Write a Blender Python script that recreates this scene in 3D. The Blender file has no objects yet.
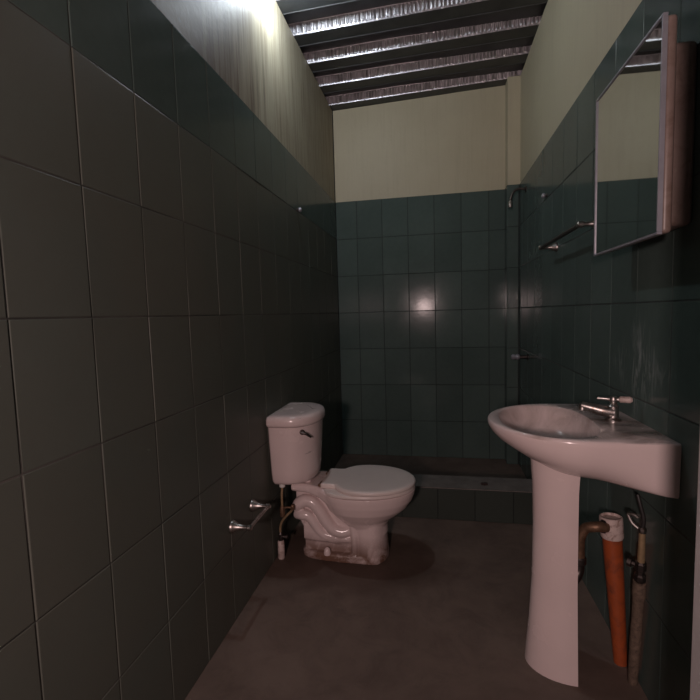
import bpy, bmesh, math, random
from mathutils import Vector, Matrix, Quaternion

random.seed(7)
sc = bpy.context.scene
COL = sc.collection
PI = math.pi

# ------------------------------------------------------------------ layout
CAM_H = 1.1906
XL, XR, YB = -0.7847, 0.6183, 3.5825          # left wall, right wall, back wall
TILE_TOP, TW, TH = 2.10, 0.2059, 0.30
ZCEIL = 2.80

# ------------------------------------------------------------------ node helpers
def new_mat(name):
    m = bpy.data.materials.new(name); m.use_nodes = True
    nt = m.node_tree
    return m, nt, nt.nodes['Principled BSDF']

def N(nt, typ, **kw):
    n = nt.nodes.new(typ)
    for k, v in kw.items():
        setattr(n, k, v)
    return n

def objco(nt, scale=(1, 1, 1)):
    t = N(nt, 'ShaderNodeTexCoord'); mp = N(nt, 'ShaderNodeMapping')
    nt.links.new(t.outputs['Object'], mp.inputs['Vector'])
    mp.inputs['Scale'].default_value = scale
    return mp.outputs['Vector']

def noise(nt, vec, scale, detail=4, rough=0.55, dist=0.0):
    n = N(nt, 'ShaderNodeTexNoise')
    nt.links.new(vec, n.inputs['Vector'])
    n.inputs['Scale'].default_value = scale; n.inputs['Detail'].default_value = detail
    n.inputs['Roughness'].default_value = rough; n.inputs['Distortion'].default_value = dist
    return n.outputs['Fac']

def ramp(nt, fac, stops):
    r = N(nt, 'ShaderNodeValToRGB')
    nt.links.new(fac, r.inputs['Fac'])
    e = r.color_ramp.elements
    while len(e) < len(stops): e.new(0.5)
    for el, (p, c) in zip(e, stops):
        el.position = p
        el.color = (c, c, c, 1) if isinstance(c, (int, float)) else (*c, 1)
    return r.outputs['Color']

def mix(nt, fac, a, b, mode='MIX'):
    m = N(nt, 'ShaderNodeMix', data_type='RGBA', blend_type=mode)
    for sock, v in ((m.inputs[0], fac), (m.inputs[6], a), (m.inputs[7], b)):
        if hasattr(v, 'is_output'): nt.links.new(v, sock)
        elif isinstance(v, (int, float)): sock.default_value = v
        else: sock.default_value = (*v, 1)
    return m.outputs[2]

def math_n(nt, op, a, b=None, clamp=False):
    m = N(nt, 'ShaderNodeMath', operation=op, use_clamp=clamp)
    for i, v in enumerate((a, b)):
        if v is None: continue
        if hasattr(v, 'is_output'): nt.links.new(v, m.inputs[i])
        else: m.inputs[i].default_value = v
    return m.outputs[0]

def sepxyz(nt, vec):
    s = N(nt, 'ShaderNodeSeparateXYZ'); nt.links.new(vec, s.inputs[0]); return s.outputs

def bump(nt, bsdf, h, strength=0.3, dist=0.01):
    b = N(nt, 'ShaderNodeBump')
    b.inputs['Strength'].default_value = strength; b.inputs['Distance'].default_value = dist
    nt.links.new(h, b.inputs['Height']); nt.links.new(b.outputs['Normal'], bsdf.inputs['Normal'])

def setin(nt, bsdf, **kw):
    for k, v in kw.items():
        s = bsdf.inputs[k.replace('_', ' ')]
        if hasattr(v, 'is_output'): nt.links.new(v, s)
        elif isinstance(v, (tuple, list)): s.default_value = (*v, 1)
        else: s.default_value = v

# ------------------------------------------------------------------ materials
def mat_tile():
    m, nt, b = new_mat('teal_ceramic_tile')
    v = objco(nt)
    n1 = noise(nt, v, 2.3, 4)
    n2 = noise(nt, v, 38, 3)
    c = ramp(nt, n1, [(0.3, (0.080, 0.113, 0.102)), (0.7, (0.102, 0.138, 0.125))])
    c = mix(nt, 0.15, c, ramp(nt, n2, [(0.3, 0.4), (0.7, 0.6)]), 'OVERLAY')
    # each tile its own shade
    at = N(nt, 'ShaderNodeAttribute', attribute_name='tile_shade')
    c = mix(nt, 1.0, c, ramp(nt, at.outputs['Fac'], [(0, 0.82), (1, 1.0)]), 'MULTIPLY')
    r = ramp(nt, noise(nt, v, 9, 5), [(0.3, 0.135), (0.75, 0.165)])
    setin(nt, b, Base_Color=c, Roughness=r)
    b.inputs['Specular IOR Level'].default_value = 0.13
    bump(nt, b, noise(nt, v, 14, 2), 0.025, 0.01)
    return m

def mat_tile_smeared():
    m = mat_tile(); m.name = 'teal_ceramic_tile_with_soap_smears'
    nt = m.node_tree; b = nt.nodes['Principled BSDF']
    src = b.inputs['Base Color'].links[0].from_socket
    v = objco(nt)
    x, y, z = sepxyz(nt, v)
    # dried soap splashes above the basin
    dy = math_n(nt, 'ABSOLUTE', math_n(nt, 'SUBTRACT', y, 1.50))
    dz = math_n(nt, 'ABSOLUTE', math_n(nt, 'SUBTRACT', z, 1.00))
    reg = math_n(nt, 'SUBTRACT', 1.0, math_n(nt, 'ADD', math_n(nt, 'MULTIPLY', dy, 4.2), math_n(nt, 'MULTIPLY', dz, 5.2)), clamp=True)
    st = noise(nt, objco(nt, (1, 30, 5)), 1.3, 5, 0.65, 1.2)
    st = ramp(nt, st, [(0.46, 0.0), (0.68, 1.0)])
    f = math_n(nt, 'MULTIPLY', math_n(nt, 'MULTIPLY', st, reg), 1.5, clamp=True)
    c = mix(nt, f, src, (0.24, 0.27, 0.26))
    nt.links.new(c, b.inputs['Base Color'])
    return m

def mat_grout(name, dark, light):
    m, nt, b = new_mat(name)
    v = objco(nt)
    c = ramp(nt, noise(nt, v, 3.0, 5, 0.6), [(0.38, dark), (0.66, light)])
    setin(nt, b, Base_Color=c, Roughness=0.85)
    bump(nt, b, noise(nt, v, 120, 2), 0.3, 0.003)
    return m

def mat_plaster(name, base, dirty, stains):
    m, nt, b = new_mat(name)
    v = objco(nt)
    c = ramp(nt, noise(nt, v, 2.2, 6, 0.6), [(0.3, dirty), (0.75, base)])
    # damp drips running down the paint
    s = noise(nt, objco(nt, (22, 22, 1.1)), 1.6, 6, 0.65, 0.4)
    s = ramp(nt, s, [(0.50, 0.0), (0.70, 1.0)])
    s2 = noise(nt, objco(nt, (70, 70, 2.5)), 1.0, 4, 0.6)
    s2 = ramp(nt, s2, [(0.55, 0.0), (0.7, 1.0)])
    x, y, z = sepxyz(nt, v)
    f = math_n(nt, 'MULTIPLY', math_n(nt, 'ADD', math_n(nt, 'MULTIPLY', s, 0.6), math_n(nt, 'MULTIPLY', s2, 0.5)), stains, clamp=True)
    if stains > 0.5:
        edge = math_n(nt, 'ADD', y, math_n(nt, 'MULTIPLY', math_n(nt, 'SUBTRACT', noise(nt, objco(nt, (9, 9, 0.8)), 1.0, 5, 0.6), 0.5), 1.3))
        f = math_n(nt, 'ADD', f, math_n(nt, 'MULTIPLY', math_n(nt, 'SUBTRACT', 2.10, edge), 1.5, clamp=True), clamp=True)  # brown staining toward the near end, with the lamp's falloff painted in
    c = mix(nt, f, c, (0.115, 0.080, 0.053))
    # hairline cracks
    sp = ramp(nt, noise(nt, v, 26, 3, 0.5), [(0.74, 0.0), (0.78, 1.0)])
    c = mix(nt, math_n(nt, 'MULTIPLY', sp, stains * 0.6), c, (0.12, 0.10, 0.08))
    setin(nt, b, Base_Color=c, Roughness=0.55)
    b.inputs['Specular IOR Level'].default_value = 0.35
    bump(nt, b, noise(nt, v, 45, 5), 0.09, 0.01)
    return m

def mat_floor():
    m, nt, b = new_mat('worn_brown_concrete_floor')
    v = objco(nt)
    c = ramp(nt, noise(nt, v, 1.8, 8, 0.62, 0.3), [(0.28, (0.095, 0.069, 0.058)), (0.52, (0.158, 0.117, 0.096)), (0.78, (0.21, 0.16, 0.134))])
    w = ramp(nt, noise(nt, v, 7.0, 8, 0.7, 0.8), [(0.45, 0.0), (0.75, 1.0)])
    c = mix(nt, math_n(nt, 'MULTIPLY', w, 0.6), c, (0.075, 0.055, 0.046))
    # toilet's cast shadow painted into the floor colour, edge broken by noise
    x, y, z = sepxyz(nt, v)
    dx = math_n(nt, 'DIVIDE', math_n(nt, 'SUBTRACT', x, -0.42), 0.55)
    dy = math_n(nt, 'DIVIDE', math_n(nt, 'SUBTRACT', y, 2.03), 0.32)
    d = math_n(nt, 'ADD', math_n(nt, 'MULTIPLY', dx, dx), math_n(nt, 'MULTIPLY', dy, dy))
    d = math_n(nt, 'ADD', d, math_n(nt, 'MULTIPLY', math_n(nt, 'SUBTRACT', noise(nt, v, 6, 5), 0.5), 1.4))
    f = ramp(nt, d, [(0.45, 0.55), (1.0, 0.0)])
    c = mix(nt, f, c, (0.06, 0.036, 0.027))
    sp = ramp(nt, noise(nt, v, 60, 2, 0.5), [(0.76, 0.0), (0.79, 1.0)])
    c = mix(nt, math_n(nt, 'MULTIPLY', sp, 0.6), c, (0.025, 0.02, 0.018))
    setin(nt, b, Base_Color=c, Roughness=ramp(nt, noise(nt, v, 4, 5), [(0.3, 0.5), (0.7, 0.72)]))
    b.inputs['Specular IOR Level'].default_value = 0.25
    bump(nt, b, noise(nt, v, 20, 6), 0.12, 0.01)
    return m

def mat_porcelain(name, base, grime=None, zlo=0, zhi=0.08, ystretch=None, amount=0.7):
    m, nt, b = new_mat(name)
    v = objco(nt)
    c = ramp(nt, noise(nt, v, 5, 5), [(0.3, tuple(k * 0.93 for k in base)), (0.7, base)])
    if grime:
        x, y, z = sepxyz(nt, v)
        g = math_n(nt, 'DIVIDE', math_n(nt, 'SUBTRACT', zhi, z), max(zhi - zlo, 1e-4), clamp=True)
        n = ramp(nt, noise(nt, v, 14, 6, 0.65, 0.5), [(0.28, 0.15), (0.55, 1.0)])
        f = math_n(nt, 'MULTIPLY', math_n(nt, 'MULTIPLY', g, n), amount, clamp=True)
        c = mix(nt, f, c, grime)
    # fine dark scuffs
    s = noise(nt, objco(nt, (9, 9, 70)), 1.0, 2)
    s = math_n(nt, 'MULTIPLY', ramp(nt, s, [(0.745, 0.0), (0.765, 1.0)]), ramp(nt, noise(nt, v, 6, 1), [(0.5, 0.0), (0.55, 1.0)]))
    c = mix(nt, math_n(nt, 'MULTIPLY', s, 0.5), c, (0.16, 0.12, 0.11))
    setin(nt, b, Base_Color=c, Roughness=ramp(nt, noise(nt, v, 12, 4), [(0.3, 0.16), (0.7, 0.30)]))
    b.inputs['Coat Weight'].default_value = 0.25
    b.inputs['Coat Roughness'].default_value = 0.12
    return m

def mat_simple(name, col, rough=0.5, metal=0.0, var=0.15, scale=20, bmp=0.0, spec=0.5, dirt=None):
    m, nt, b = new_mat(name)
    v = objco(nt)
    f = noise(nt, v, scale, 5, 0.6)
    c = ramp(nt, f, [(0.3, tuple(k * (1 - var) for k in col)), (0.7, tuple(min(1, k * (1 + var)) for k in col))])
    if dirt:
        d = ramp(nt, noise(nt, v, scale * 1.7, 6, 0.7, 0.6), [(0.48, 0.0), (0.66, 1.0)])
        c = mix(nt, math_n(nt, 'MULTIPLY', d, 0.8), c, dirt)
    setin(nt, b, Base_Color=c, Metallic=metal, Roughness=rough)
    b.inputs['Specular IOR Level'].default_value = spec
    if bmp: bump(nt, b, noise(nt, v, scale * 3, 4), bmp, 0.004)
    return m

M = {}
M['tile'] = mat_tile()
M['tile_r'] = mat_tile_smeared()
M['tile_brown'] = mat_tile(); M['tile_brown'].name = 'grey_brown_ceramic_tile'
def tint():
    nt = M['tile_brown'].node_tree; b = nt.nodes['Principled BSDF']
    src = b.inputs['Base Color'].links[0].from_socket
    n = ramp(nt, noise(nt, objco(nt), 1.7, 6, 0.6), [(0.3, 0.45), (0.7, 0.8)])
    nt.links.new(mix(nt, n, src, (0.124, 0.119, 0.095)), b.inputs['Base Color'])  # lower left-wall rows blended toward grey-brown
    b.inputs['Roughness'].default_value = 0.4
    for l in list(b.inputs['Roughness'].links): nt.links.remove(l)
tint()
M['tile_curb'] = mat_tile(); M['tile_curb'].name = 'dark_olive_curb_tile'
def curb_tint():
    nt = M['tile_curb'].node_tree; b = nt.nodes['Principled BSDF']
    src = b.inputs['Base Color'].links[0].from_socket
    nt.links.new(mix(nt, 0.75, src, (0.042, 0.044, 0.036)), b.inputs['Base Color'])
curb_tint()
M['grout_side'] = mat_grout('grey_cement_grout', (0.030, 0.032, 0.029), (0.115, 0.107, 0.095))
M['grout_right'] = mat_grout('dull_dark_grout', (0.018, 0.024, 0.023), (0.065, 0.07, 0.064))
M['grout_back'] = mat_grout('mildewed_dark_grout', (0.012, 0.016, 0.016), (0.03, 0.035, 0.033))
M['plaster_l'] = mat_plaster('stained_shaded_cream_paint', (0.42, 0.385, 0.285), (0.32, 0.28, 0.20), 0.95)
M['plaster'] = mat_plaster('cream_paint', (0.54, 0.495, 0.36), (0.49, 0.445, 0.315), 0.12)
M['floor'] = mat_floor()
M['porc'] = mat_porcelain('pink_white_vitreous_china', (0.78, 0.645, 0.625))
M['porc_base'] = mat_porcelain('vitreous_china_with_rusty_foot', (0.78, 0.645, 0.625), (0.15, 0.072, 0.042), 0.03, 0.135, amount=0.95)
M['seat'] = mat_simple('cream_white_plastic', (0.72, 0.635, 0.60), 0.32, 0, 0.05, 6)
M['chrome'] = mat_simple('worn_chrome', (0.48, 0.45, 0.43), 0.36, 1.0, 0.2, 40, dirt=(0.22, 0.15, 0.11))
M['dark_metal'] = mat_simple('tarnished_dark_metal', (0.11, 0.092, 0.086), 0.42, 0.9, 0.3, 60)
M['rust'] = mat_simple('brown_corroded_brass', (0.20, 0.12, 0.075), 0.5, 0.6, 0.35, 60, 0.2)
M['deck'] = mat_simple('shaded_deck_steel', (0.10, 0.105, 0.11), 0.5, 0.7, 0.18, 8)  # flanges of the one galvanised sheet, their shade put into the colour
M['web'] = mat_simple('bright_galvanised_steel', (0.72, 0.70, 0.74), 0.42, 1.0, 0.18, 30)
M['orange'] = mat_simple('orange_plastic_drain_pipe', (0.36, 0.078, 0.024), 0.42, 0, 0.12, 12, dirt=(0.16, 0.05, 0.03))
M['pipe_cap'] = mat_simple('chalky_pink_white_plastic', (0.62, 0.50, 0.46), 0.6, 0, 0.15, 30, dirt=(0.20, 0.11, 0.08))
M['wrap'] = mat_simple('dirty_beige_pipe_wrap', (0.15, 0.105, 0.075), 0.8, 0, 0.35, 45, 0.4, dirt=(0.06, 0.04, 0.032))
M['brass_tube'] = mat_simple('yellowed_brass_tube', (0.46, 0.33, 0.19), 0.38, 0.5, 0.2, 50)
M['black_rubber'] = mat_simple('black_rubber', (0.02, 0.018, 0.017), 0.5, 0, 0.2, 30)
M['cab'] = mat_simple('aged_pink_beige_enamel', (0.25, 0.185, 0.16), 0.4, 0, 0.12, 10, dirt=(0.17, 0.115, 0.09))
M['alu'] = mat_simple('brushed_aluminium', (0.62, 0.62, 0.66), 0.3, 1.0, 0.1, 30)
M['bezel'] = mat_simple('dull_silver_trim', (0.42, 0.42, 0.47), 0.42, 0.5, 0.1, 30)
M['curb_top'] = mat_simple('grey_cement_screed', (0.17, 0.155, 0.142), 0.85, 0, 0.2, 14, 0.15, 0.15)
M['jamb'] = mat_simple('painted_grey_jamb', (0.42, 0.385, 0.38), 0.6, 0, 0.12, 12, 0.1)
M['white_plastic'] = mat_simple('white_plastic', (0.7, 0.68, 0.64), 0.4, 0, 0.08, 20)
M['scrap'] = mat_simple('dark_brown_scrap', (0.05, 0.03, 0.025), 0.8, 0, 0.3, 100)
m, nt, b = new_mat('silvered_mirror_glass')
setin(nt, b, Base_Color=mix(nt, ramp(nt, noise(nt, objco(nt), 7, 5), [(0.4, 0.0), (0.8, 0.25)]), (0.74, 0.76, 0.74), (0.62, 0.62, 0.58)), Metallic=1.0, Roughness=0.03)
M['mirror'] = m
m, nt, b = new_mat('glowing_bulb_glass')
setin(nt, b, Base_Color=(0.9, 0.95, 1.0)); b.inputs['Emission Color'].default_value = (0.84, 0.93, 1.0, 1)
b.inputs['Emission Strength'].default_value = 520.0
M['bulb'] = m

# ------------------------------------------------------------------ mesh helpers
def link(name, me, mats, parent=None, smooth=None):
    o = bpy.data.objects.new(name, me); COL.objects.link(o)
    for mt in (mats if isinstance(mats, (list, tuple)) else [mats]): me.materials.append(mt)
    if parent is not None: o.parent = parent
    if smooth is not None:
        for p in me.polygons: p.use_smooth = True
        if smooth < 179:
            me.set_sharp_from_angle(angle=math.radians(smooth))
    return o

def obj(name, bm, mats, parent=None, smooth=35, recalc=True):
    if recalc: bmesh.ops.recalc_face_normals(bm, faces=bm.faces[:])
    me = bpy.data.meshes.new(name); bm.to_mesh(me); bm.free()
    return link(name, me, mats, parent, smooth)

def tag(o, label, cat, group=None):
    o['label'] = label; o['category'] = cat
    if group: o['group'] = group
    return o

def thing(name, label, cat, loc, group=None):
    o = bpy.data.objects.new(name, None); COL.objects.link(o)
    o.location = loc; o.empty_display_size = 0.05
    return tag(o, label, cat, group)

def settle(root):
    """parts are modelled in room coordinates: keep them there under their base point"""
    bpy.context.view_layer.update()
    for ch in root.children_recursive:
        if ch.parent == root:
            ch.matrix_parent_inverse = root.matrix_world.inverted()

def structure(o):
    o['kind'] = 'structure'; return o

def add_box(bm, lo, hi, bev=0.0, seg=2, mat=0):
    r = bmesh.ops.create_cube(bm, size=1.0)
    vs = r['verts']
    for v in vs:
        v.co = Vector([lo[i] + (v.co[i] + 0.5) * (hi[i] - lo[i]) for i in range(3)])
    fs = set(f for v in vs for f in v.link_faces)
    for f in fs: f.material_index = mat
    if bev > 0:
        es = list(set(e for v in vs for e in v.link_edges))
        bmesh.ops.bevel(bm, geom=es, offset=bev, segments=seg, profile=0.5, affect='EDGES')

def frame_from(d, prev=None):
    d = d.normalized()
    if prev is None:
        a = Vector((0, 0, 1)) if abs(d.z) < 0.9 else Vector((1, 0, 0))
        n = d.cross(a).normalized()
    else:
        n = (prev - d * prev.dot(d)).normalized()
    return n, d.cross(n).normalized()

def catmull(pts, k=8):
    P = [Vector(p) for p in pts]
    out = []
    for i in range(len(P) - 1):
        p0 = P[max(i - 1, 0)]; p1 = P[i]; p2 = P[i + 1]; p3 = P[min(i + 2, len(P) - 1)]
        for j in range(k):
            t = j / k
            out.append(0.5 * ((2 * p1) + (p2 - p0) * t + (2 * p0 - 5 * p1 + 4 * p2 - p3) * t * t + (3 * p1 - p0 - 3 * p2 + p3) * t ** 3))
    out.append(P[-1])
    return out

def add_tube(bm, pts, r, n=16, smoothpts=0, cap=True):
    """sweep; r is a number or a list matching pts"""
    P = [Vector(p) for p in pts]
    R = list(r) if isinstance(r, (list, tuple)) else [r] * len(P)
    if smoothpts:
        Q = catmull(P, smoothpts); RR = []
        for i in range(len(P) - 1):
            for j in range(smoothpts): RR.append(R[i] + (R[i + 1] - R[i]) * j / smoothpts)
        RR.append(R[-1]); P, R = Q, RR
    rings = []; prev = None
    for i, p in enumerate(P):
        d = (P[min(i + 1, len(P) - 1)] - P[max(i - 1, 0)])
        if d.length < 1e-9: d = Vector((0, 0, 1))
        a, b_ = frame_from(d, prev); prev = a
        rings.append([bm.verts.new(p + (a * math.cos(2 * PI * k / n) + b_ * math.sin(2 * PI * k / n)) * R[i]) for k in range(n)])
    for i in range(len(rings) - 1):
        for k in range(n):
            bm.faces.new((rings[i][k], rings[i][(k + 1) % n], rings[i + 1][(k + 1) % n], rings[i + 1][k]))
    if cap:
        bm.faces.new(rings[0][::-1]); bm.faces.new(rings[-1])

def add_lathe(bm, origin, axis, prof, n=24):
    """profile = [(distance along axis, radius)]"""
    o = Vector(origin); d = Vector(axis).normalized()
    a, b_ = frame_from(d)
    rings = []
    for h, r in prof:
        rings.append([bm.verts.new(o + d * h + (a * math.cos(2 * PI * k / n) + b_ * math.sin(2 * PI * k / n)) * max(r, 1e-4)) for k in range(n)])
    for i in range(len(rings) - 1):
        for k in range(n):
            bm.faces.new((rings[i][k], rings[i][(k + 1) % n], rings[i + 1][(k + 1) % n], rings[i + 1][k]))
    bm.faces.new(rings[0][::-1]); bm.faces.new(rings[-1])

def add_loft(bm, rings, cap=True):
    V = [[bm.verts.new(p) for p in r] for r in rings]
    n = len(V[0])
    for i in range(len(V) - 1):
        for k in range(n):
            bm.faces.new((V[i][k], V[i][(k + 1) % n], V[i + 1][(k + 1) % n], V[i + 1][k]))
    if cap:
        bm.faces.new(V[0][::-1]); bm.faces.new(V[-1])
    return V

def fuse(name, bm, mats, parent, voxel=0.005, smooth_it=8, factor=0.5, bool_cut=None):
    """melt overlapping closed shapes into one cast body, like slip-cast china"""
    bmesh.ops.recalc_face_normals(bm, faces=bm.faces[:])
    me = bpy.data.meshes.new(name); bm.to_mesh(me); bm.free()
    tmp = bpy.data.objects.new('casting', me); COL.objects.link(tmp)
    rm = tmp.modifiers.new('r', 'REMESH'); rm.mode = 'VOXEL'; rm.voxel_size = voxel
    sm = tmp.modifiers.new('s', 'SMOOTH'); sm.factor = factor; sm.iterations = smooth_it
    dg = bpy.context.evaluated_depsgraph_get(); dg.update()
    me2 = bpy.data.meshes.new_from_object(tmp.evaluated_get(dg))
    me2.name = name
    bpy.data.objects.remove(tmp); bpy.data.meshes.remove(me)
    return link(name, me2, mats, parent, 180)

# ------------------------------------------------------------------ tiled walls
def tile_on(bm, lay, O, U, V, Nn, u0, u1, v0, v1, gap=0.0028, th=0.006, bev=0.0022, mat=0):
    tilt_u = random.uniform(-1, 1) * 0.0007; tilt_v = random.uniform(-1, 1) * 0.0007
    shade = random.random()
    a0, a1, b0, b1 = u0 + gap / 2, u1 - gap / 2, v0 + gap / 2, v1 - gap / 2
    if a1 - a0 < 0.006 or b1 - b0 < 0.006: return
    def P(u, v, h): return bm.verts.new(O + U * u + V * v + Nn * h)
    cu, cv = (a0 + a1) / 2, (b0 + b1) / 2
    def h(u, v, base): return base + tilt_u * (u - cu) / 0.1 + tilt_v * (v - cv) / 0.15
    rings = []
    for ins, hh in ((0, 0.0), (0, th - bev), (bev * 0.35, th - bev * 0.3), (bev, th)):
        q = [(a0 + ins, b0 + ins), (a1 - ins, b0 + ins), (a1 - ins, b1 - ins), (a0 + ins, b1 - ins)]
        rings.append([P(u, v, h(u, v, hh) if hh else 0.0) for u, v in q])
    for i in range(3):
        for k in range(4):
            f = bm.faces.new((rings[i][k], rings[i][(k + 1) % 4], rings[i + 1][(k + 1) % 4], rings[i + 1][k]))
            f.material_index = mat; f[lay] = shade
    f = bm.faces.new(rings[-1]); f.material_index = mat; f[lay] = shade

def tiled_wall(name, O, U, Nn, length, cols, zt0, zt1, rows, ztop, back, mats, ztop_end=None, brown_below=0.0):
    """O on the tile face plane at floor level; U along the wall; Nn into the room"""
    bm = bmesh.new(); lay = bm.faces.layers.float.new('tile_shade')
    O = Vector(O); U = Vector(U); Nn = Vector(Nn); V = Vector((0, 0, 1))
    T = 0.006
    Oi = O - Nn * T
    if ztop_end is None: ztop_end = ztop
    # masonry body: plaster above, grout bed below (grout bed sits 1.6 mm behind the tile face)
    def quad(u0, u1, z0, z1, h, mat, z1b=None):
        f = bm.faces.new([bm.verts.new(p) for p in (Oi + U * u0 + V * z0 + Nn * h, Oi + U * u1 + V * z0 + Nn * h,
                                                    Oi + U * u1 + V * (z1 if z1b is None else z1b) + Nn * h, Oi + U * u0 + V * z1 + Nn * h)])
        f.material_index = mat
    quad(0, length, zt0, zt1, T - 0.0016, 1)
    quad(0, length, zt1, ztop, 0.0, 2, ztop_end)
    f = bm.faces.new([bm.verts.new(p) for p in (Oi + V * zt1, Oi + U * length + V * zt1, Oi + U * length + V * zt1 + Nn * (T - 0.0016), Oi + V * zt1 + Nn * (T - 0.0016))])
    f.material_index = 1
    # solid back
    B = -Nn * back
    corners = [Oi + V * zt0, Oi + U * length + V * zt0, Oi + U * length + V * ztop_end, Oi + V * ztop]
    bb = [bm.verts.new(c + B) for c in corners]; ff = [bm.verts.new(c) for c in corners]
    f = bm.faces.new(bb[::-1]); f.material_index = 2
    for k in range(4):
        f = bm.faces.new((ff[k], ff[(k + 1) % 4], bb[(k + 1) % 4], bb[k])); f.material_index = 2
    for r0, r1 in zip(rows[:-1], rows[1:]):
        for c0, c1 in zip(cols[:-1], cols[1:]):
            a, b_ = max(c0, 0), min(c1, length)
            if b_ - a < 0.01: continue
            tile_on(bm, lay, Oi, U, V, Nn, a, b_, r0, r1, mat=3 if r1 <= brown_below else 0)
    me = bpy.data.meshes.new(name); bm.to_mesh(me); bm.free()
    o = link(name, me, mats)
    return structure(o)

rows = [i * TH for i in range(8)]
Y0 = -0.35                                            # near end of the modelled side walls
colsL = [0.6873 + TW * k - Y0 for k in range(-6, 15)]
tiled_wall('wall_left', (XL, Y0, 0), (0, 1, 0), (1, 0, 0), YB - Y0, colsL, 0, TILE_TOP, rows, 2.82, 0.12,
           [M['tile'], M['grout_side'], M['plaster_l'], M['tile_brown']], brown_below=1.85)
YR0 = 0.72
colsR = [1.314 + TW * k - YR0 for k in range(-4, 13)]
tiled_wall('wall_right', (XR, YR0, 0), (0, 1, 0), (-1, 0, 0), YB - YR0, colsR, 0, TILE_TOP, rows, 2.86, 0.12,
           [M['tile_r'], M['grout_right'], M['plaster']])
colsB = [-0.6148 + TW * k - XL for k in range(-1, 8)]
tiled_wall('wall_back', (XL, YB, 0), (1, 0, 0), (0, -1, 0), XR - XL, colsB, 0, TILE_TOP, rows, 2.82, 0.12,
           [M['tile'], M['grout_back'], M['plaster']], ztop_end=2.86)

# boxed-out pipe chase in the far right corner
bm = bmesh.new(); lay = bm.faces.layers.float.new('tile_shade')
cx0, cy0 = 0.530, 3.472
add_box(bm, (cx0 + 0.006, cy0 + 0.006, 0), (XR + 0.02, YB + 0.02, 2.86), 0, mat=2)
add_box(bm, (cx0 + 0.0016, cy0 + 0.0016, 0), (XR + 0.01, YB + 0.01, TILE_TOP), 0, mat=1)
for r0, r1 in zip(rows[:-1], rows[1:]):
    tile_on(bm, lay, Vector((cx0 + 0.0005, cy0 + 0.006, 0)), Vector((1, 0, 0)), Vector((0, 0, 1)), Vector((0, -1, 0)), 0, XR - cx0 - 0.006, r0, r1)
    tile_on(bm, lay, Vector((cx0 + 0.006, cy0 + 0.0005, 0)), Vector((0, 1, 0)), Vector((0, 0, 1)), Vector((-1, 0, 0)), 0, YB - cy0 - 0.006, r0, r1)
me = bpy.data.meshes.new('wall_corner'); bm.to_mesh(me); bm.free()
structure(link('wall_corner', me, [M['tile'], M['grout_back'], M['plaster']]))

# ------------------------------------------------------------------ floor, curb, front wall
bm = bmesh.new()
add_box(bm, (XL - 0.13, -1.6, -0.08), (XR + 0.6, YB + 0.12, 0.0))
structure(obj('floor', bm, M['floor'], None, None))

# shower curb: tiled riser, cement top
CY0, CY1, CZ = 2.479, 2.668, 0.190
bm = bmesh.new(); lay = bm.faces.layers.float.new('tile_shade')
add_box(bm, (XL - 0.01, CY0 + 0.006, 0), (XR + 0.01, CY1, CZ - 0.012), 0, mat=1)
add_box(bm, (XL - 0.01, CY0 + 0.0015, CZ - 0.008), (XR + 0.01, CY1 + 0.003, CZ), 0.001, 1, mat=2)
for c0, c1 in zip(colsB[:-1], colsB[1:]):
    tile_on(bm, lay, Vector((XL, CY0 + 0.006, 0)), Vector((1, 0, 0)), Vector((0, 0, 1)), Vector((0, -1, 0)), max(c0, 0), min(c1, XR - XL), 0, CZ - 0.008)
    if c1 > XR - XL: break
me = bpy.data.meshes.new('trim_1'); bm.to_mesh(me); bm.free()
structure(link('trim_1', me, [M['tile_curb'], M['grout_back'], M['curb_top']]))

# stub of entrance wall with the jamb the camera looks past
bm = bmesh.new()
JX = 0.379
add_box(bm, (JX, 0.60, 0), (XR + 0.12, 0.72, 2.86), 0.004, 2)
structure(obj('wall_front', bm, M['jamb'], None, None))

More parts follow.
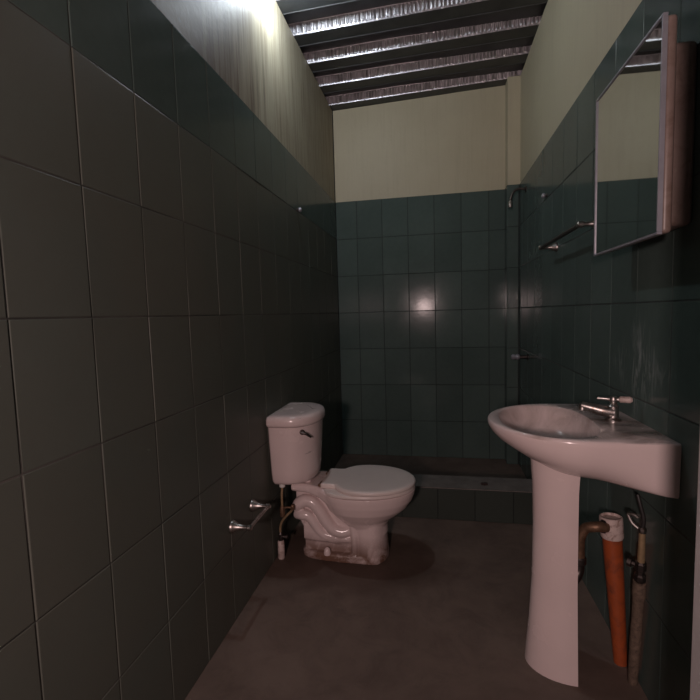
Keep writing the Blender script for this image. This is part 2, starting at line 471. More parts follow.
# ------------------------------------------------------------------ ceiling: trapezoidal steel deck
def ceiling():
    bm = bmesh.new()
    P, RISE = 0.2955, 0.062
    x0, x1 = XL - 0.10, XR + 0.10
    zx = lambda x: 2.824 + (x - XL) * 0.025
    yl = 2.610
    nx = 2
    prof = []
    for k in range(-8, 4):
        y = yl + k * P
        prof += [(y - 0.176, RISE, 0), (y - 0.012, RISE, 0), (y, 0.0, 1), (y + 0.108, 0.0, 0)]
    # plain flanges and far-side webs
    def strip(a, b_):
        f = bm.faces.new([bm.verts.new((x, p[0], zx(x) + p[1])) for x, p in ((x0, a), (x1, a), (x1, b_), (x0, b_))])
        return f
    for a, b_ in zip(prof[:-1], prof[1:]):
        if a[0] < 0.35: continue
        if b_[2] == 1:
            # embossed web: rows of upright dimples pressed into the sheet
            nd = int((x1 - x0) / 0.0225)
            dv = Vector((0, b_[0] - a[0], b_[1] - a[1])); nrm = Vector((0, -1, -0.15)).normalized()
            lv = [0.0, 0.10, 0.18, 0.80, 0.88, 1.0]
            grid = []
            for i in range(nd * 4 + 1):
                x = x0 + (x1 - x0) * i / (nd * 4)
                colv = []
                jit = random.uniform(0.5, 1.15)
                for j, t in enumerate(lv):
                    d = 0.0
                    if i % 4 in (1, 2) and j in (2, 3): d = 0.0052 * jit
                    sag = random.uniform(-0.0008, 0.0008) if 0 < j < 5 else 0
                    p = Vector((x, a[0], zx(x) + a[1])) + dv * t + nrm * (d + sag)
                    colv.append(bm.verts.new(p))
                grid.append(colv)
            for i in range(len(grid) - 1):
                for j in range(len(lv) - 1):
                    bm.faces.new((grid[i][j], grid[i + 1][j], grid[i + 1][j + 1], grid[i][j + 1])).material_index = 1
        else:
            strip(a, b_)
            if a[1] == 0.0 and b_[1] == 0.0:
                # rolled stiffening lip along the far edge of each rib
                y = b_[0]
                for q in ((y - 0.006, 0.0, y - 0.003, -0.003), (y - 0.003, -0.003, y, 0.0)):
                    bm.faces.new([bm.verts.new((x, yy, zx(x) + hh)) for x, yy, hh in ((x0, q[0], q[1]), (x1, q[0], q[1]), (x1, q[2], q[3]), (x0, q[2], q[3]))])
    # top skin
    zt = 0.09
    add_box(bm, (x0, 0.30, 2.90), (x1, YB + 0.12, 2.96))
    me = bpy.data.meshes.new('ceiling'); bm.to_mesh(me); bm.free()
    structure(link('ceiling', me, [M['deck'], M['web']]))
ceiling()

# ------------------------------------------------------------------ toilet
def egg(xb, xf, hw, yc, z, n=48, rear_sq=2.6, wide=0.42):
    """plan outline of a bowl: squarer at the rear (xb), elliptical at the front (xf)"""
    xm = xb + (xf - xb) * wide
    out = []
    for k in range(n):
        t = 2 * PI * k / n
        c, s = math.cos(t), math.sin(t)
        if c >= 0:
            x = xm + (xf - xm) * c; y = hw * s
        else:
            e = 2.0 / rear_sq
            x = xm - (xm - xb) * abs(c) ** e; y = hw * math.copysign(abs(s) ** e, s)
        out.append((x, yc + y, z))
    return out

TY = 2.08
def toilet():
    root = thing('toilet', 'pinkish white two-piece toilet with closed lid beside the left wall', 'toilet', (-0.45, TY, 0))
    bm = bmesh.new()
    # bowl
    add_loft(bm, [egg(-0.42, -0.240, 0.100, TY, 0.12, wide=.5), egg(-0.44, -0.243, 0.102, TY, 0.165, wide=.5), egg(-0.47, -0.222, 0.116, TY, 0.195),
                  egg(-0.50, -0.185, 0.142, TY, 0.222), egg(-0.53, -0.145, 0.166, TY, 0.256), egg(-0.55, -0.118, 0.180, TY, 0.295),
                  egg(-0.56, -0.107, 0.186, TY, 0.325), egg(-0.56, -0.104, 0.187, TY, 0.346)])
    # front column flaring to the floor
    add_loft(bm, [egg(-0.385, -0.236, 0.112, TY, 0.0, wide=.5, rear_sq=4), egg(-0.385, -0.240, 0.108, TY, 0.05, wide=.5, rear_sq=4),
                  egg(-0.39, -0.246, 0.104, TY, 0.12, wide=.5, rear_sq=4), egg(-0.40, -0.246, 0.104, TY, 0.20, wide=.5, rear_sq=4)])
    # rear deck carrying the tank, sweeping out to the rim
    def plate(sections):
        R = []
        for x, hw, z0, z1 in sections:
            r = 0.012
            R.append([(x, TY - hw, z0 + r), (x, TY - hw, z1 - r), (x, TY - hw + r, z1), (x, TY + hw - r, z1), (x, TY + hw, z1 - r),
                      (x, TY + hw, z0 + r), (x, TY + hw - r, z0), (x, TY - hw + r, z0)])
        add_loft(bm, R)
    plate([(-0.700, 0.100, 0.335, 0.375), (-0.62, 0.104, 0.330, 0.375), (-0.56, 0.118, 0.315, 0.368), (-0.50, 0.150, 0.29, 0.352), (-0.42, 0.172, 0.285, 0.346)])
    # web under the deck
    plate([(-0.692, 0.050, 0.20, 0.36), (-0.62, 0.062, 0.06, 0.36), (-0.50, 0.070, 0.05, 0.34), (-0.38, 0.085, 0.04, 0.30)])
    plate([(-0.648, 0.066, 0.0, 0.15), (-0.55, 0.074, 0.0, 0.15), (-0.39, 0.080, 0.0, 0.20)])
    plate([(-0.650, 0.080, 0.082, 0.175), (-0.60, 0.090, 0.082, 0.175), (-0.54, 0.093, 0.082, 0.140), (-0.48, 0.093, 0.082, 0.118), (-0.40, 0.090, 0.082, 0.118)])
    # foot flange
    add_loft(bm, [egg(-0.668, -0.236, 0.113, TY, 0.0, wide=.829, rear_sq=4), egg(-0.668, -0.237, 0.113, TY, 0.024, wide=.829, rear_sq=4), egg(-0.660, -0.240, 0.107, TY, 0.036, wide=.829, rear_sq=4)])
    # trapway winding down both flanks
    for s in (-1, 1):
        y = TY + s * 0.074
        outer = [(-0.690, y - s * .02, 0.235), (-0.668, y, 0.268), (-0.636, y, 0.283), (-0.600, y, 0.276), (-0.566, y, 0.240), (-0.535, y, 0.190), (-0.500, y, 0.150), (-0.455, y, 0.136), (-0.41, y - s * .01, 0.150)]
        add_tube(bm, outer, [0.026, 0.031, 0.031, 0.031, 0.031, 0.031, 0.030, 0.028, 0.026], 16, 6)
        inner = [(-0.688, y - s * .02, 0.205), (-0.655, y, 0.212), (-0.625, y, 0.208), (-0.597, y, 0.178), (-0.572, y, 0.140), (-0.535, y, 0.108), (-0.48, y - s * .004, 0.094), (-0.43, y - s * .01, 0.09)]
        add_tube(bm, inner, [0.026, 0.027, 0.026, 0.025, 0.024, 0.022, 0.02, 0.018], 16, 6)
        # corner post of the pedestal and sweeping shoulder under the bowl
        add_tube(bm, [(-0.392, TY + s * .088, 0.02), (-0.392, TY + s * .088, 0.10), (-0.40, TY + s * .086, 0.17)], [0.017, 0.017, 0.016], 14, 3)
    body = fuse('bowl', bm, M['porc_base'], root, 0.0038, 5, 0.5)
    # inner rim gap shadow line is made by the seat sitting proud of the china
    bm = bmesh.new()
    add_loft(bm, [egg(-0.535, -0.112, 0.178, TY, 0.347, rear_sq=3.2), egg(-0.545, -0.106, 0.184, TY, 0.350, rear_sq=3.2), egg(-0.545, -0.106, 0.184, TY, 0.360, rear_sq=3.2), egg(-0.54, -0.110, 0.180, TY, 0.3635, rear_sq=3.2)])
    seat = obj('seat', bm, M['seat'], root, 60)
    # lid: same egg with a narrower hinge end
    def lid_ring(ins, z):
        pts = []
        for (x, y, zz) in egg(-0.500 + ins, -0.102 - ins, 0.188 - ins, TY, z, 64, 2.3):
            pts.append((x, y, z))
        return pts
    bm = bmesh.new()
    R = []
    for ins, z in ((0.006, 0.3645), (0.0, 0.368), (0.0, 0.379), (0.004, 0.3845), (0.014, 0.3875), (0.05, 0.3885)):
        R.append(lid_ring(ins, z))
    add_loft(bm, R)
    add_box(bm, (-0.550, TY - 0.108, 0.362), (-0.440, TY + 0.108, 0.3868), 0.006, 3)
    lid = fuse('lid', bm, M['seat'], root, 0.0032, 4)
    for s in (-1, 1):
        bm = bmesh.new()
        add_tube(bm, [(-0.553, TY + s * 0.055, 0.370), (-0.553, TY + s * 0.100, 0.370)], 0.010, 16)
        add_box(bm, (-0.568, TY + s * 0.080 - 0.014, 0.352), (-0.548, TY + s * 0.080 + 0.014, 0.372), 0.004, 2)
        h = obj('hinge', bm, M['rust'], root); h['label'] = 'rusty brown hinge'
    # tank: rounded front, narrower foot
    TC = TY - 0.014
    def tank_ring(x0, x1, hw, z, rx=0.095, n=18):
        """D-shaped plan: square at the wall side (x0), generously rounded at the front (x1)"""
        rx = rx * 1.3; ry = rx * 1.28
        pts = [(x0, TC - hw + 0.012, z), (x0 + 0.012, TC - hw, z)]
        for k in range(n + 1):
            t = -PI / 2 + (PI / 2) * k / n
            pts.append((x1 - rx + rx * math.cos(t), TC - hw + ry + ry * math.sin(t), z))
        for k in range(n + 1):
            t = (PI / 2) * k / n
            pts.append((x1 - rx + rx * math.cos(t), TC + hw - ry + ry * math.sin(t), z))
        pts += [(x0 + 0.012, TC + hw, z), (x0, TC + hw - 0.012, z)]
        return pts
    bm = bmesh.new()
    add_loft(bm, [tank_ring(-0.760, -0.600, 0.138, 0.392, .085), tank_ring(-0.766, -0.588, 0.150, 0.396, .088), tank_ring(-0.769, -0.580, 0.157, 0.410, .09), tank_ring(-0.771, -0.575, 0.161, 0.45, .09),
                  tank_ring(-0.774, -0.565, 0.169, 0.60), tank_ring(-0.775, -0.560, 0.172, 0.674)])
    add_box(bm, (-0.68, TY - 0.07, 0.366), (-0.61, TY + 0.07, 0.40), 0.01, 2)
    obj('tank', bm, M['porc'], root, 50)
    bm = bmesh.new()
    add_loft(bm, [tank_ring(-0.774, -0.558, 0.172, 0.6755, .096), tank_ring(-0.779, -0.551, 0.180, 0.680, .1), tank_ring(-0.780, -0.548, 0.183, 0.690, .1), tank_ring(-0.779, -0.550, 0.182, 0.711, .1),
                  tank_ring(-0.776, -0.555, 0.176, 0.722, .098), tank_ring(-0.769, -0.566, 0.164, 0.727, .092), tank_ring(-0.745, -0.60, 0.13, 0.7285, .08)])
    obj('tank_lid', bm, M['porc'], root, 70)
    # flush lever on the rounded front corner
    bm = bmesh.new()
    p = Vector((-0.612, TY - 0.162, 0.650)); d = Vector((0.5, -0.86, 0)).normalized()
    add_lathe(bm, p - d * 0.006, d, [(0, 0.012), (0.012, 0.012), (0.018, 0.008), (0.026, 0.007)], 16)
    q = p + d * 0.020
    add_tube(bm, [q + Vector((-0.012, -0.004, 0.004)), q + Vector((0.012, 0.0, -0.002)), q + Vector((0.022, 0.012, -0.014)), q + Vector((0.030, 0.022, -0.024))], [0.0055, 0.0065, 0.0055, 0.004], 12, 4)
    fl = obj('flush_lever', bm, M['dark_metal'], root); fl['label'] = 'tarnished flush lever'
    for s in (-1, 1):
        bm = bmesh.new()
        add_lathe(bm, (-0.528, TY + s * 0.098, 0.030), (0, 0, 1), [(0, 0.017), (0.010, 0.017), (0.024, 0.0145), (0.033, 0.008), (0.036, 0.001)], 18)
        obj('bolt_cap', bm, M['porc'], root, 60)
    settle(root)
    return root
toilet()

# water supply by the wall below the tank
def supply():
    root = thing('water_supply_line', 'thin bent water supply line rising from a pale floor stub to the toilet tank', 'pipe', (-0.757, 1.965, 0))
    bm = bmesh.new()
    add_lathe(bm, (-0.757, 1.965, 0), (0, 0, 1), [(0, 0.014), (0.004, 0.0165), (0.05, 0.0165), (0.088, 0.0155), (0.094, 0.012)], 20)
    o = obj('floor_stub', bm, M['pipe_cap'], root); o['label'] = 'pale pink-white stub at the floor'
    bm = bmesh.new()
    add_lathe(bm, (-0.757, 1.965, 0.092), (0, 0, 1), [(0, 0.011), (0.014, 0.0115), (0.016, 0.009), (0.030, 0.009), (0.034, 0.011), (0.044, 0.007)], 16)
    add_lathe(bm, (-0.757, 1.965, 0.113), (1, 0, 0), [(0, 0.007), (0.026, 0.007), (0.028, 0.012), (0.036, 0.012)], 14)
    obj('connector', bm, M['dark_metal'], root)
    bm = bmesh.new()
    add_tube(bm, [(-0.757, 1.965, 0.125), (-0.756, 1.963, 0.160), (-0.742, 1.957, 0.196), (-0.712, 1.952, 0.232), (-0.694, 1.950, 0.250), (-0.686, 1.950, 0.262)], 0.0058, 12, 6)
    obj('tube', bm, M['brass_tube'], root)
    bm = bmesh.new()
    add_lathe(bm, (-0.737, 1.95, 0.222), (0, 0, 1), [(0, 0.010), (0.006, 0.0125), (0.036, 0.0125), (0.048, 0.010), (0.054, 0.008)], 16)
    add_tube(bm, [(-0.737, 1.95, 0.262), (-0.712, 1.948, 0.270), (-0.688, 1.948, 0.270)], 0.005, 10, 4)
    add_lathe(bm, (-0.685, 1.950, 0.258), (0, 0, 1), [(0, 0.008), (0.018, 0.0105), (0.026, 0.006)], 12)
    o = obj('valve', bm, M['rust'], root); o['label'] = 'corroded brown valve'
    bm = bmesh.new()
    add_tube(bm, [(-0.737, 1.95, 0.270), (-0.737, 1.95, 0.330), (-0.733, 1.952, 0.372)], 0.0055, 12, 4)
    obj('riser', bm, M['brass_tube'], root)
    bm = bmesh.new()
    add_lathe(bm, (-0.733, 1.952, 0.368), (0, 0, 1), [(0, 0.011), (0.004, 0.0145), (0.015, 0.0145), (0.019, 0.0105), (0.022, 0.010)], 12)
    obj('nut', bm, M['white_plastic'], root)
    settle(root)
supply()

# ------------------------------------------------------------------ toilet paper holder
def flange(bm, p, d, r=0.024, l=0.05, r2=0.009):
    add_lathe(bm, p, d, [(0, r), (0.004, r), (0.010, r * 0.86), (0.024, r * 0.55), (l, r2), (l + 0.004, r2)], 20)

root = thing('toilet_paper_holder', 'empty chrome toilet paper holder low on the left wall before the toilet', 'toilet paper holder', (XL + 0.001, 1.62, 0.38))
for y in (1.523, 1.714):
    bm = bmesh.new(); flange(bm, (XL + 0.0005, y, 0.380), (1, 0, 0), 0.026, 0.048, 0.009)
    add_lathe(bm, (XL + 0.05, y, 0.380), (1, 0, 0), [(0, 0.008), (0.012, 0.008), (0.016, 0.012), (0.028, 0.012), (0.033, 0.006)], 16)
    obj('post', bm, M['chrome'], root)
bm = bmesh.new(); add_tube(bm, [(XL + 0.073, 1.523, 0.380), (XL + 0.073, 1.714, 0.380)], 0.0075, 14)
obj('roller_bar', bm, M['chrome'], root)
settle(root)

# ------------------------------------------------------------------ wall hooks
def hook(name, p, d, label):
    root = thing(name, label, 'hook', p)
    d = Vector(d)
    bm = bmesh.new(); add_lathe(bm, Vector(p), d, [(0, 0.011), (0.003, 0.011), (0.005, 0.006), (0.010, 0.006)], 18)
    obj('stem', bm, M['dark_metal'], root)
    bm = bmesh.new(); add_lathe(bm, Vector(p) + d * 0.008, d, [(0, 0.006), (0.004, 0.012), (0.011, 0.0145), (0.018, 0.011), (0.022, 0.002)], 18)
    obj('knob', bm, M['bezel'], root, 70)
    settle(root)
hook('wall_hook', (XL, 2.523, 1.806), (1, 0, 0), 'small round silvery knob hook alone on the dark left wall')
hook('wall_hook', (XR, 2.662, 1.815), (-1, 0, 0), 'small dark knob hook on the right wall between shower head and mirror')

# ------------------------------------------------------------------ towel bar
root = thing('towel_bar', 'dark slim towel bar on the right wall just past the mirror cabinet', 'towel bar', (XR, 2.13, 1.50))
BX = XR - 0.074
for y in (1.83, 2.452):
    bm = bmesh.new()
    flange(bm, (XR, y, 1.503), (-1, 0, 0), 0.024, 0.046, 0.0085)
    add_lathe(bm, (XR - 0.05, y, 1.503), (-1, 0, 0), [(0, 0.0085), (0.012, 0.0085), (0.014, 0.0125), (0.032, 0.0125), (0.037, 0.007)], 16)
    obj('bracket', bm, M['chrome'], root)
bm = bmesh.new(); add_tube(bm, [(BX, 1.83, 1.503), (BX, 2.452, 1.503)], 0.0085, 14)
obj('rod', bm, M['dark_metal'], root)
settle(root)

# ------------------------------------------------------------------ shower fittings
root = thing('shower_pipe', 'small bent chrome shower pipe high in the far right corner', 'shower', (XR, 3.239, 2.003))
bm = bmesh.new()
add_lathe(bm, (XR, 3.239, 2.003), (-1, 0, 0), [(0, 0.022), (0.003, 0.022), (0.008, 0.012)], 18)
obj('flange', bm, M['dark_metal'], root)
bm = bmesh.new()
add_tube(bm, [(XR - 0.004, 3.239, 2.003), (XR - 0.045, 3.239, 2.007), (XR - 0.078, 3.239, 1.992), (XR - 0.096, 3.239, 1.955), (XR - 0.100, 3.239, 1.925)], 0.0085, 14, 8)
obj('arm', bm, M['dark_metal'], root)
bm = bmesh.new()
add_lathe(bm, (XR - 0.100, 3.239, 1.932), (-0.06, 0, -1), [(0, 0.010), (0.006, 0.013), (0.038, 0.0155), (0.044, 0.013)], 18)
obj('nozzle', bm, M['chrome'], root)
settle(root)

root = thing('shower_valve', 'single chrome shower tap at waist height in the far right corner', 'tap', (XR, 3.149, 0.864))
bm = bmesh.new()
add_lathe(bm, (XR, 3.149, 0.864), (-1, 0, 0), [(0, 0.024), (0.003, 0.024), (0.010, 0.013), (0.055, 0.012), (0.058, 0.009)], 18)
obj('stem', bm, M['dark_metal'], root)
bm = bmesh.new()
add_lathe(bm, (XR - 0.054, 3.149, 0.865), (-1, 0, 0), [(0, 0.012), (0.006, 0.019), (0.016, 0.020), (0.024, 0.015), (0.036, 0.018), (0.048, 0.018), (0.055, 0.010)], 8)
obj('handle', bm, M['bezel'], root, 30)
settle(root)

# ------------------------------------------------------------------ mirror cabinet
def cabinet():
    root = thing('mirror_cabinet', 'pinkish beige bathroom cabinet with mirrored door above the sink', 'mirror cabinet', (XR, 1.39, 1.38))
    bm = bmesh.new()
    add_box(bm, (0.549, 1.222, 1.383), (XR - 0.001, 1.552, 1.812), 0.014, 4)
    obj('body', bm, M['cab'], root, 40)
    bm = bmesh.new()
    add_box(bm, (0.527, 1.176, 1.360), (0.551, 1.598, 1.850), 0.0095, 4)
    door = obj('door', bm, M['cab'], root, 40)
    bm = bmesh.new()
    add_box(bm, (0.5205, 1.181, 1.365), (0.5235, 1.593, 1.845))
    g = obj('mirror', bm, M['mirror'], door, None); g['label'] = 'mirror glass'
    # thin metal bezel
    bm = bmesh.new()
    y0, y1, z0, z1, w = 1.174, 1.600, 1.357, 1.853, 0.0062
    for lo, hi in (((y0, z0), (y1, z0 + w)), ((y0, z1 - w), (y1, z1)), ((y0, z0 + w), (y0 + w, z1 - w)), ((y1 - w, z0 + w), (y1, z1 - w))):
        add_box(bm, (0.517, lo[0], lo[1]), (0.5285, hi[0], hi[1]), 0.0012, 1)
    f = obj('mirror_frame', bm, M['bezel'], door, None); f['label'] = 'thin silver frame'
    settle(root)
    for ch in (g, f): ch.matrix_parent_inverse = Matrix()
cabinet()

# ------------------------------------------------------------------ sink
SY = 1.495
def sink():
    root = thing('pedestal_sink', 'pinkish white pedestal sink against the right wall', 'sink', (0.42, SY, 0))
    zt = 0.833
    XBK, XM = XR - 0.0015, 0.42
    ANG = []
    def resample(poly, c=(0.36, SY)):
        """the outline seen from c at the angles of the rim points, so both plans loft cleanly"""
        res = []
        for t in ANG:
            dx, dy = math.cos(t), math.sin(t); best = None
            for (ax, ay), (bx, by) in zip(poly, poly[1:] + poly[:1]):
                ex, ey = bx - ax, by - ay
                den = dx * ey - dy * ex
                if abs(den) < 1e-12: continue
                px, py = ax - c[0], ay - c[1]
                r = (px * ey - py * ex) / den; q = (px * dy - py * dx) / den
                if r > 0 and -1e-6 <= q <= 1 + 1e-6 and (best is None or r > best): best = r
            res.append((c[0] + dx * best, c[1] + dy * best))
        return res
    def out(xf, w1, w0, z, lift=0.0, inset=0.0):
        xf -= 0.009; w0 += 0.004; w1 += 0.002
        """plan: straight back on the wall, sides running forward, elliptical nose; the underside lifts to the nose"""
        pts = []
        side = []
        for k in range(9):
            u = k / 8
            x = XBK - inset + (XM - XBK + inset) * u
            e = u * u * (3 - 2 * u)
            side.append((x, w0 + (w1 - w0) * e))
        for k in range(1, 40):
            t = PI / 2 * k / 40
            side.append((XM - (XM - xf) * math.sin(t), w1 * math.cos(t)))
        pts = [(x, SY - h) for x, h in side] + [(xf, SY)] + [(x, SY + h) for x, h in reversed(side)]
        xb = XBK - inset
        pts += [(xb, SY + w0 - 2 * w0 * k / 40) for k in range(1, 40)]
        ANG[:] = [math.atan2(y - SY, x - 0.36) for x, y in pts]
        return [(x, y, z + lift * max(0.0, (XBK - x) / (XBK - 0.2))) for x, y in pts]
    bm = bmesh.new()
    outer = [out(0.330, 0.135, 0.20, 0.685, 0.030, .01), out(0.318, 0.160, 0.243, 0.686, 0.032), out(0.300, 0.182, 0.2465, 0.693, 0.036), out(0.268, 0.206, 0.2475, 0.708, 0.034),
             out(0.235, 0.226, 0.248, 0.730, 0.030), out(0.207, 0.239, 0.2485, 0.757, 0.020), out(0.188, 0.246, 0.249, 0.787, 0.010), out(0.179, 0.249, 0.250, 0.812, 0.002),
             out(0.178, 0.2495, 0.250, 0.824), out(0.180, 0.248, 0.249, 0.830), out(0.185, 0.243, 0.246, zt)]
    # basin recess: a rounded oval with a squared ledge at the tap end
    def inner(xa, xb, hw, z):
        pts = []
        cx, rx = (xa + xb) / 2, (xb - xa) / 2
        for k in range(160):
            t = 2 * PI * k / 160
            c, s = math.cos(t), math.sin(t)
            e = 2 / 2.0 if c < 0 else 2 / 3.2
            pts.append((cx + rx * math.copysign(abs(c) ** e, c), SY + hw * math.copysign(abs(s) ** (2 / 2.3), s)))
        return [(x, y, z) for x, y in resample(pts)]
    inn = [inner(0.203, 0.484, 0.214, zt - 0.0005), inner(0.209, 0.481, 0.209, zt - 0.005), inner(0.219, 0.477, 0.200, zt - 0.030), inner(0.240, 0.472, 0.178, zt - 0.072),
           inner(0.280, 0.458, 0.130, zt - 0.098), inner(0.32, 0.42, 0.055, zt - 0.108), inner(0.34, 0.38, 0.02, zt - 0.110)]
    add_loft(bm, outer + inn)
    o = obj('basin', bm, M['basin'], root, 45)
    # pedestal: a half shell, open towards the wall
    bm = bmesh.new()
    def ped(xf, hw, xe, z, n=20, th=0.012):
        a = []
        for k in range(n + 1):
            t = PI / 2 + PI * k / n
            a.append((xe + (xe - xf) * math.cos(t) * 1.0, SY + hw * math.sin(t), z))
        b_ = [(xe + (xe - xf - th) * math.cos(PI / 2 + PI * k / n), SY + (hw - th) * math.sin(PI / 2 + PI * k / n), z) for k in range(n, -1, -1)]
        return a + b_
    add_loft(bm, [ped(0.288, 0.098, 0.428, 0.0), ped(0.290, 0.096, 0.428, 0.03), ped(0.300, 0.089, 0.428, 0.14), ped(0.309, 0.083, 0.427, 0.30), ped(0.312, 0.081, 0.427, 0.48),
                  ped(0.309, 0.083, 0.427, 0.62), ped(0.306, 0.086, 0.428, 0.66), ped(0.304, 0.087, 0.43, 0.690), ped(0.301, 0.09, 0.43, 0.712)])
    obj('pedestal', bm, M['porc'], root, 50)
    bm = bmesh.new()
    add_lathe(bm, (0.36, SY, zt - 0.1115), (0, 0, 1), [(0, 0.022), (0.003, 0.022), (0.005, 0.016), (0.003, 0.012)], 20)
    obj('drain', bm, M['dark_metal'], root)
    settle(root)
M['basin'] = mat_porcelain('grimy_basin_china', (0.78, 0.645, 0.625), (0.30, 0.22, 0.18), 0.83, 0.70, amount=0.0)
def basin_dirt():
    """brown film inside the bowl and dark limescale on the tap deck"""
    mt = M['basin']; nt = mt.node_tree; b = nt.nodes['Principled BSDF']
    src = b.inputs['Base Color'].links[0].from_socket
    v = objco(nt); x, y, z = sepxyz(nt, v)
    geo = N(nt, 'ShaderNodeNewGeometry'); nx, ny, nz = sepxyz(nt, geo.outputs['True Normal'])
    inx = math_n(nt, 'MULTIPLY', math_n(nt, 'SUBTRACT', x, 0.21), 14, clamp=True)
    dy = math_n(nt, 'SUBTRACT', 1.0, math_n(nt, 'MULTIPLY', math_n(nt, 'ABSOLUTE', math_n(nt, 'SUBTRACT', y, SY)), 4.35))
    ins = math_n(nt, 'MULTIPLY', dy, 14, clamp=True)
    up = math_n(nt, 'MULTIPLY', math_n(nt, 'SUBTRACT', nz, 0.02), 20, clamp=True)
    flat = math_n(nt, 'MULTIPLY', math_n(nt, 'SUBTRACT', nz, 0.7), 8, clamp=True)
    n = ramp(nt, noise(nt, v, 9, 6, 0.65, 0.8), [(0.35, 0.25), (0.65, 1.0)])
    f = math_n(nt, 'MULTIPLY', math_n(nt, 'MULTIPLY', inx, ins), math_n(nt, 'MULTIPLY', up, n))
    deckm = math_n(nt, 'MULTIPLY', math_n(nt, 'SUBTRACT', x, 0.475), 25, clamp=True)
    c = mix(nt, math_n(nt, 'MULTIPLY', f, 0.60), src, (0.27, 0.20, 0.165))
    c = mix(nt, math_n(nt, 'MULTIPLY', math_n(nt, 'MULTIPLY', deckm, flat), math_n(nt, 'MULTIPLY', n, 0.9)), c, (0.12, 0.095, 0.08))
    nt.links.new(c, b.inputs['Base Color'])
basin_dirt()
sink()

# tap
root = thing('faucet', 'worn chrome single tap on the back ledge of the sink', 'tap', (0.548, SY, 0.833))
bm = bmesh.new()
add_lathe(bm, (0.548, SY, 0.8325), (0, 0, 1), [(0, 0.024), (0.004, 0.024), (0.010, 0.017), (0.030, 0.0155), (0.046, 0.016), (0.050, 0.012), (0.060, 0.008), (0.066, 0.008)], 20)
obj('body', bm, M['chrome'], root)
bm = bmesh.new()
add_tube(bm, [(0.548, SY, 0.858), (0.52, SY + 0.004, 0.862), (0.49, SY + 0.012, 0.869), (0.462, SY + 0.022, 0.875)], [0.019, 0.0175, 0.015, 0.0125], 16, 6)
add_lathe(bm, (0.466, SY + 0.021, 0.880), (-0.1, 0, -1), [(0, 0.0105), (0.010, 0.0125), (0.020, 0.0125), (0.022, 0.008)], 16)
obj('spout', bm, M['chrome'], root)
bm = bmesh.new()
add_tube(bm, [(0.505, SY + 0.012, 0.901), (0.530, SY + 0.006, 0.900), (0.548, SY, 0.899), (0.566, SY - 0.006, 0.900)], [0.0045, 0.006, 0.0085, 0.007], 12, 4)
add_lathe(bm, (0.548, SY, 0.892), (0, 0, 1), [(0, 0.011), (0.008, 0.0125), (0.016, 0.009)], 14)
lev = obj('lever', bm, M['chrome'], root)
bm = bmesh.new()
add_lathe(bm, (0.562, SY - 0.005, 0.900), (1, -0.33, 0.02), [(0, 0.007), (0.004, 0.010), (0.030, 0.0105), (0.036, 0.006)], 14)
g = obj('grip', bm, M['pipe_cap'], lev); g['label'] = 'pale pinkish lever end'
settle(root)

# waste: orange standpipe and its elbow
root = thing('drain_pipe', 'orange plastic drain pipe with pale collar and brown elbow under the sink', 'pipe', (0.5965, 1.522, 0))
top = Vector((0.568, 1.552, 0.495)); base = Vector((0.5965, 1.522, 0.0)); ax = (top - base).normalized()
bm = bmesh.new()
L = (top - base).length
add_lathe(bm, base, ax, [(0.0, 0.0205), (L * 0.5, 0.0262), (L - 0.072, 0.0300)], 28)
obj('pipe', bm, M['orange'], root)
bm = bmesh.new()
add_lathe(bm, base + ax * (L - 0.074), ax, [(0, 0.0315), (0.006, 0.0345), (0.062, 0.0352), (0.070, 0.0345), (0.072, 0.031), (0.064, 0.028)], 28)
o = obj('collar', bm, M['pipe_cap'], root); o['label'] = 'chalky white collar'
bm = bmesh.new()
e = base + ax * (L - 0.030)
add_tube(bm, [(0.470, 1.540, 0.345), (0.470, 1.540, 0.410), (0.484, 1.535, 0.452), (0.514, 1.520, 0.468), (e.x - 0.022, e.y - 0.022, e.z)], 0.0165, 18, 8)
o = obj('elbow', bm, M['rust'], root); o['label'] = 'brown corroded elbow'
bm = bmesh.new()
add_lathe(bm, (e.x - 0.038, e.y - 0.014, e.z), (0.85, -0.3, 0), [(0, 0.018), (0.004, 0.0225), (0.014, 0.0225), (0.018, 0.018)], 18)
obj('slip_nut', bm, M['dark_metal'], root)
bm = bmesh.new()
add_lathe(bm, (0.470, 1.540, 0.352), (0, 0, -1), [(0, 0.019), (0.004, 0.022), (0.022, 0.022), (0.026, 0.018)], 12)
obj('slip_nut', bm, M['dark_metal'], root)
bm = bmesh.new()
add_tube(bm, [(0.470, 1.540, 0.345), (0.468, 1.538, 0.300), (0.445, 1.522, 0.272), (0.412, 1.505, 0.285), (0.395, 1.497, 0.33), (0.375, SY, 0.42), (0.362, SY, 0.56), (0.360, SY, 0.680)], 0.0155, 16, 6)
obj('tailpiece', bm, M['dark_metal'], root)
settle(root)

# cold feed: wrapped pipe, stop valve, hose
root = thing('stop_valve_pipe', 'cloth-wrapped water pipe with stop valve standing right of the orange pipe', 'pipe', (0.600, 1.440, 0))
b0 = Vector((0.600, 1.440, 0)); b1 = Vector((0.594, 1.396, 0.365)); ax2 = (b1 - b0).normalized()
bm = bmesh.new()
L2 = (b1 - b0).length
add_lathe(bm, b0, ax2, [(0, 0.0135), (0.08, 0.0150), (0.16, 0.0162), (0.24, 0.0150), (0.31, 0.0160), (0.32, 0.0185), (L2, 0.0175)], 20)
obj('wrapped_pipe', bm, M['wrap'], root)
bm = bmesh.new()
add_lathe(bm, b1, ax2, [(0, 0.013), (0.006, 0.0165), (0.022, 0.0165), (0.026, 0.012), (0.038, 0.012), (0.042, 0.016), (0.062, 0.016), (0.068, 0.010)], 8)
add_lathe(bm, b1 + ax2 * 0.05, (-0.75, 0.6, 0.1), [(0, 0.008), (0.022, 0.008), (0.024, 0.014), (0.034, 0.014)], 12)
o = obj('valve', bm, M['dark_metal'], root, 30); o['label'] = 'dark stop valve'
bm = bmesh.new()
c0 = b1 + ax2 * 0.066
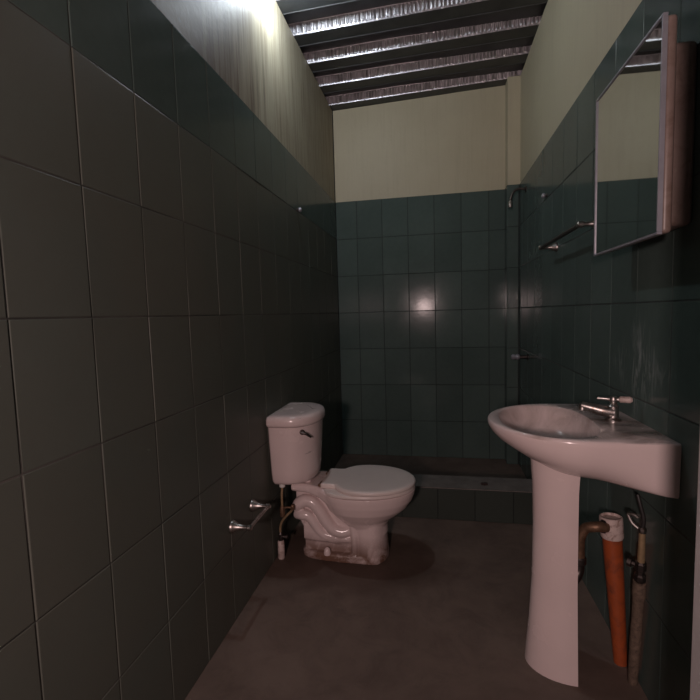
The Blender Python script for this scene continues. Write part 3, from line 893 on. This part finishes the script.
add_tube(bm, [c0, c0 + Vector((-0.001, -0.004, 0.040)), c0 + Vector((-0.002, -0.008, 0.095))], [0.010, 0.0095, 0.0085], 14)
obj('tube', bm, M['brass_tube'], root)
bm = bmesh.new()
c1 = c0 + Vector((-0.002, -0.008, 0.093))
add_lathe(bm, c1, (0, 0, 1), [(0, 0.0085), (0.004, 0.0115), (0.014, 0.0115), (0.018, 0.008)], 8)
add_tube(bm, [c1 + Vector((0, 0, 0.006)), c1 + Vector((-0.020, 0.016, 0.022)), c1 + Vector((-0.030, 0.024, 0.046))], [0.005, 0.0055, 0.005], 10, 3)
add_tube(bm, [c1 + Vector((-0.030, 0.024, 0.046)), c1 + Vector((-0.018, 0.012, 0.050)), c1 + Vector((-0.010, 0.004, 0.044))], [0.005, 0.0045, 0.004], 10, 3)
obj('lever', bm, M['chrome'], root)
bm = bmesh.new()
add_tube(bm, [c1 + Vector((0, 0, 0.016)), c1 + Vector((0.002, -0.002, 0.045)), c1 + Vector((-0.006, 0.004, 0.085)), c1 + Vector((-0.010, 0.012, 0.112))], 0.0058, 12, 5)
obj('hose', bm, M['black_rubber'], root)
settle(root)

# scrap of litter on the curb
bm = bmesh.new()
bmesh.ops.create_icosphere(bm, subdivisions=2, radius=1.0)
for v in bm.verts:
    k = 1 + random.uniform(-0.3, 0.3)
    v.co = Vector((v.co.x * 0.019 * k, v.co.y * 0.014 * k, v.co.z * 0.008 * k))
zm = min(v.co.z for v in bm.verts)
for v in bm.verts: v.co.z -= zm
o = obj('litter_scrap', bm, M['scrap'], None, 60); o.location = (0.268, 2.545, CZ)
tag(o, 'tiny dark scrap of litter lying on the grey shower curb', 'litter')

# ------------------------------------------------------------------ lights
# bare bulb on the left wall just under the deck
LX, LY, LZ = XL + 0.115, 2.11, 2.765
root = thing('wall_lamp', 'bare glowing bulb in a white socket high on the left wall', 'lamp', (XL, LY, LZ + 0.03))
bm = bmesh.new()
add_lathe(bm, (XL - 0.006, LY, LZ + 0.042), (1, 0, 0), [(0, 0.035), (0.012, 0.035), (0.016, 0.012), (0.107, 0.011)], 20)
add_lathe(bm, (LX - 0.01, LY, LZ + 0.062), (0.25, 0, -1), [(0, 0.017), (0.03, 0.017), (0.034, 0.013)], 20)
obj('socket', bm, M['white_plastic'], root)
bm = bmesh.new()
add_lathe(bm, (LX, LY, LZ + 0.03), (0.25, 0, -1), [(0, 0.011), (0.008, 0.014), (0.022, 0.024), (0.036, 0.028), (0.050, 0.024), (0.060, 0.012), (0.063, 0.001)], 20)
obj('bulb', bm, M['bulb'], root, 180)
settle(root)

# lamp out in the passage behind the camera
ld = bpy.data.lights.new('passage_lamp', 'POINT'); ld.energy = 84.0; ld.shadow_soft_size = 0.07; ld.color = (1.0, 0.74, 0.71)
lo = bpy.data.objects.new('passage_lamp', ld); COL.objects.link(lo); lo.location = (-0.2255, -0.85, 1.32)

w = bpy.data.worlds.new('dim_passage'); sc.world = w; w.use_nodes = True
w.node_tree.nodes['Background'].inputs[0].default_value = (0.55, 0.60, 0.70, 1)
w.node_tree.nodes['Background'].inputs[1].default_value = 0.012

# ------------------------------------------------------------------ camera
F, YAW, PIT, ROLL = 438.8041, -0.1929, 0.0818, -0.0287
cy, sy = math.cos(YAW), math.sin(YAW)
fwd = Vector((sy * math.cos(PIT), cy * math.cos(PIT), -math.sin(PIT)))
right = Vector((cy, -sy, 0)); up = right.cross(fwd)
r2 = right * math.cos(ROLL) + up * math.sin(ROLL); u2 = -right * math.sin(ROLL) + up * math.cos(ROLL)
cam = bpy.data.cameras.new('camera'); co = bpy.data.objects.new('camera', cam); COL.objects.link(co)
cam.sensor_width = 36; cam.sensor_fit = 'HORIZONTAL'; cam.lens = F / 700 * 36
cam.clip_start = 0.02
mw = Matrix.Identity(4)
for i in range(3):
    mw[i][0] = r2[i]; mw[i][1] = u2[i]; mw[i][2] = -fwd[i]
mw.translation = Vector((0, 0, CAM_H))
co.matrix_world = mw
sc.camera = co

sc.view_settings.view_transform = 'Standard'; sc.view_settings.look = 'None'
sc.view_settings.gamma = 1.0; sc.view_settings.use_curve_mapping = False
sc.view_settings.exposure = 0.0
sc.cycles.use_denoising = True
sc.cycles.max_bounces = 8
sc.cycles.sample_clamp_indirect = 4.0
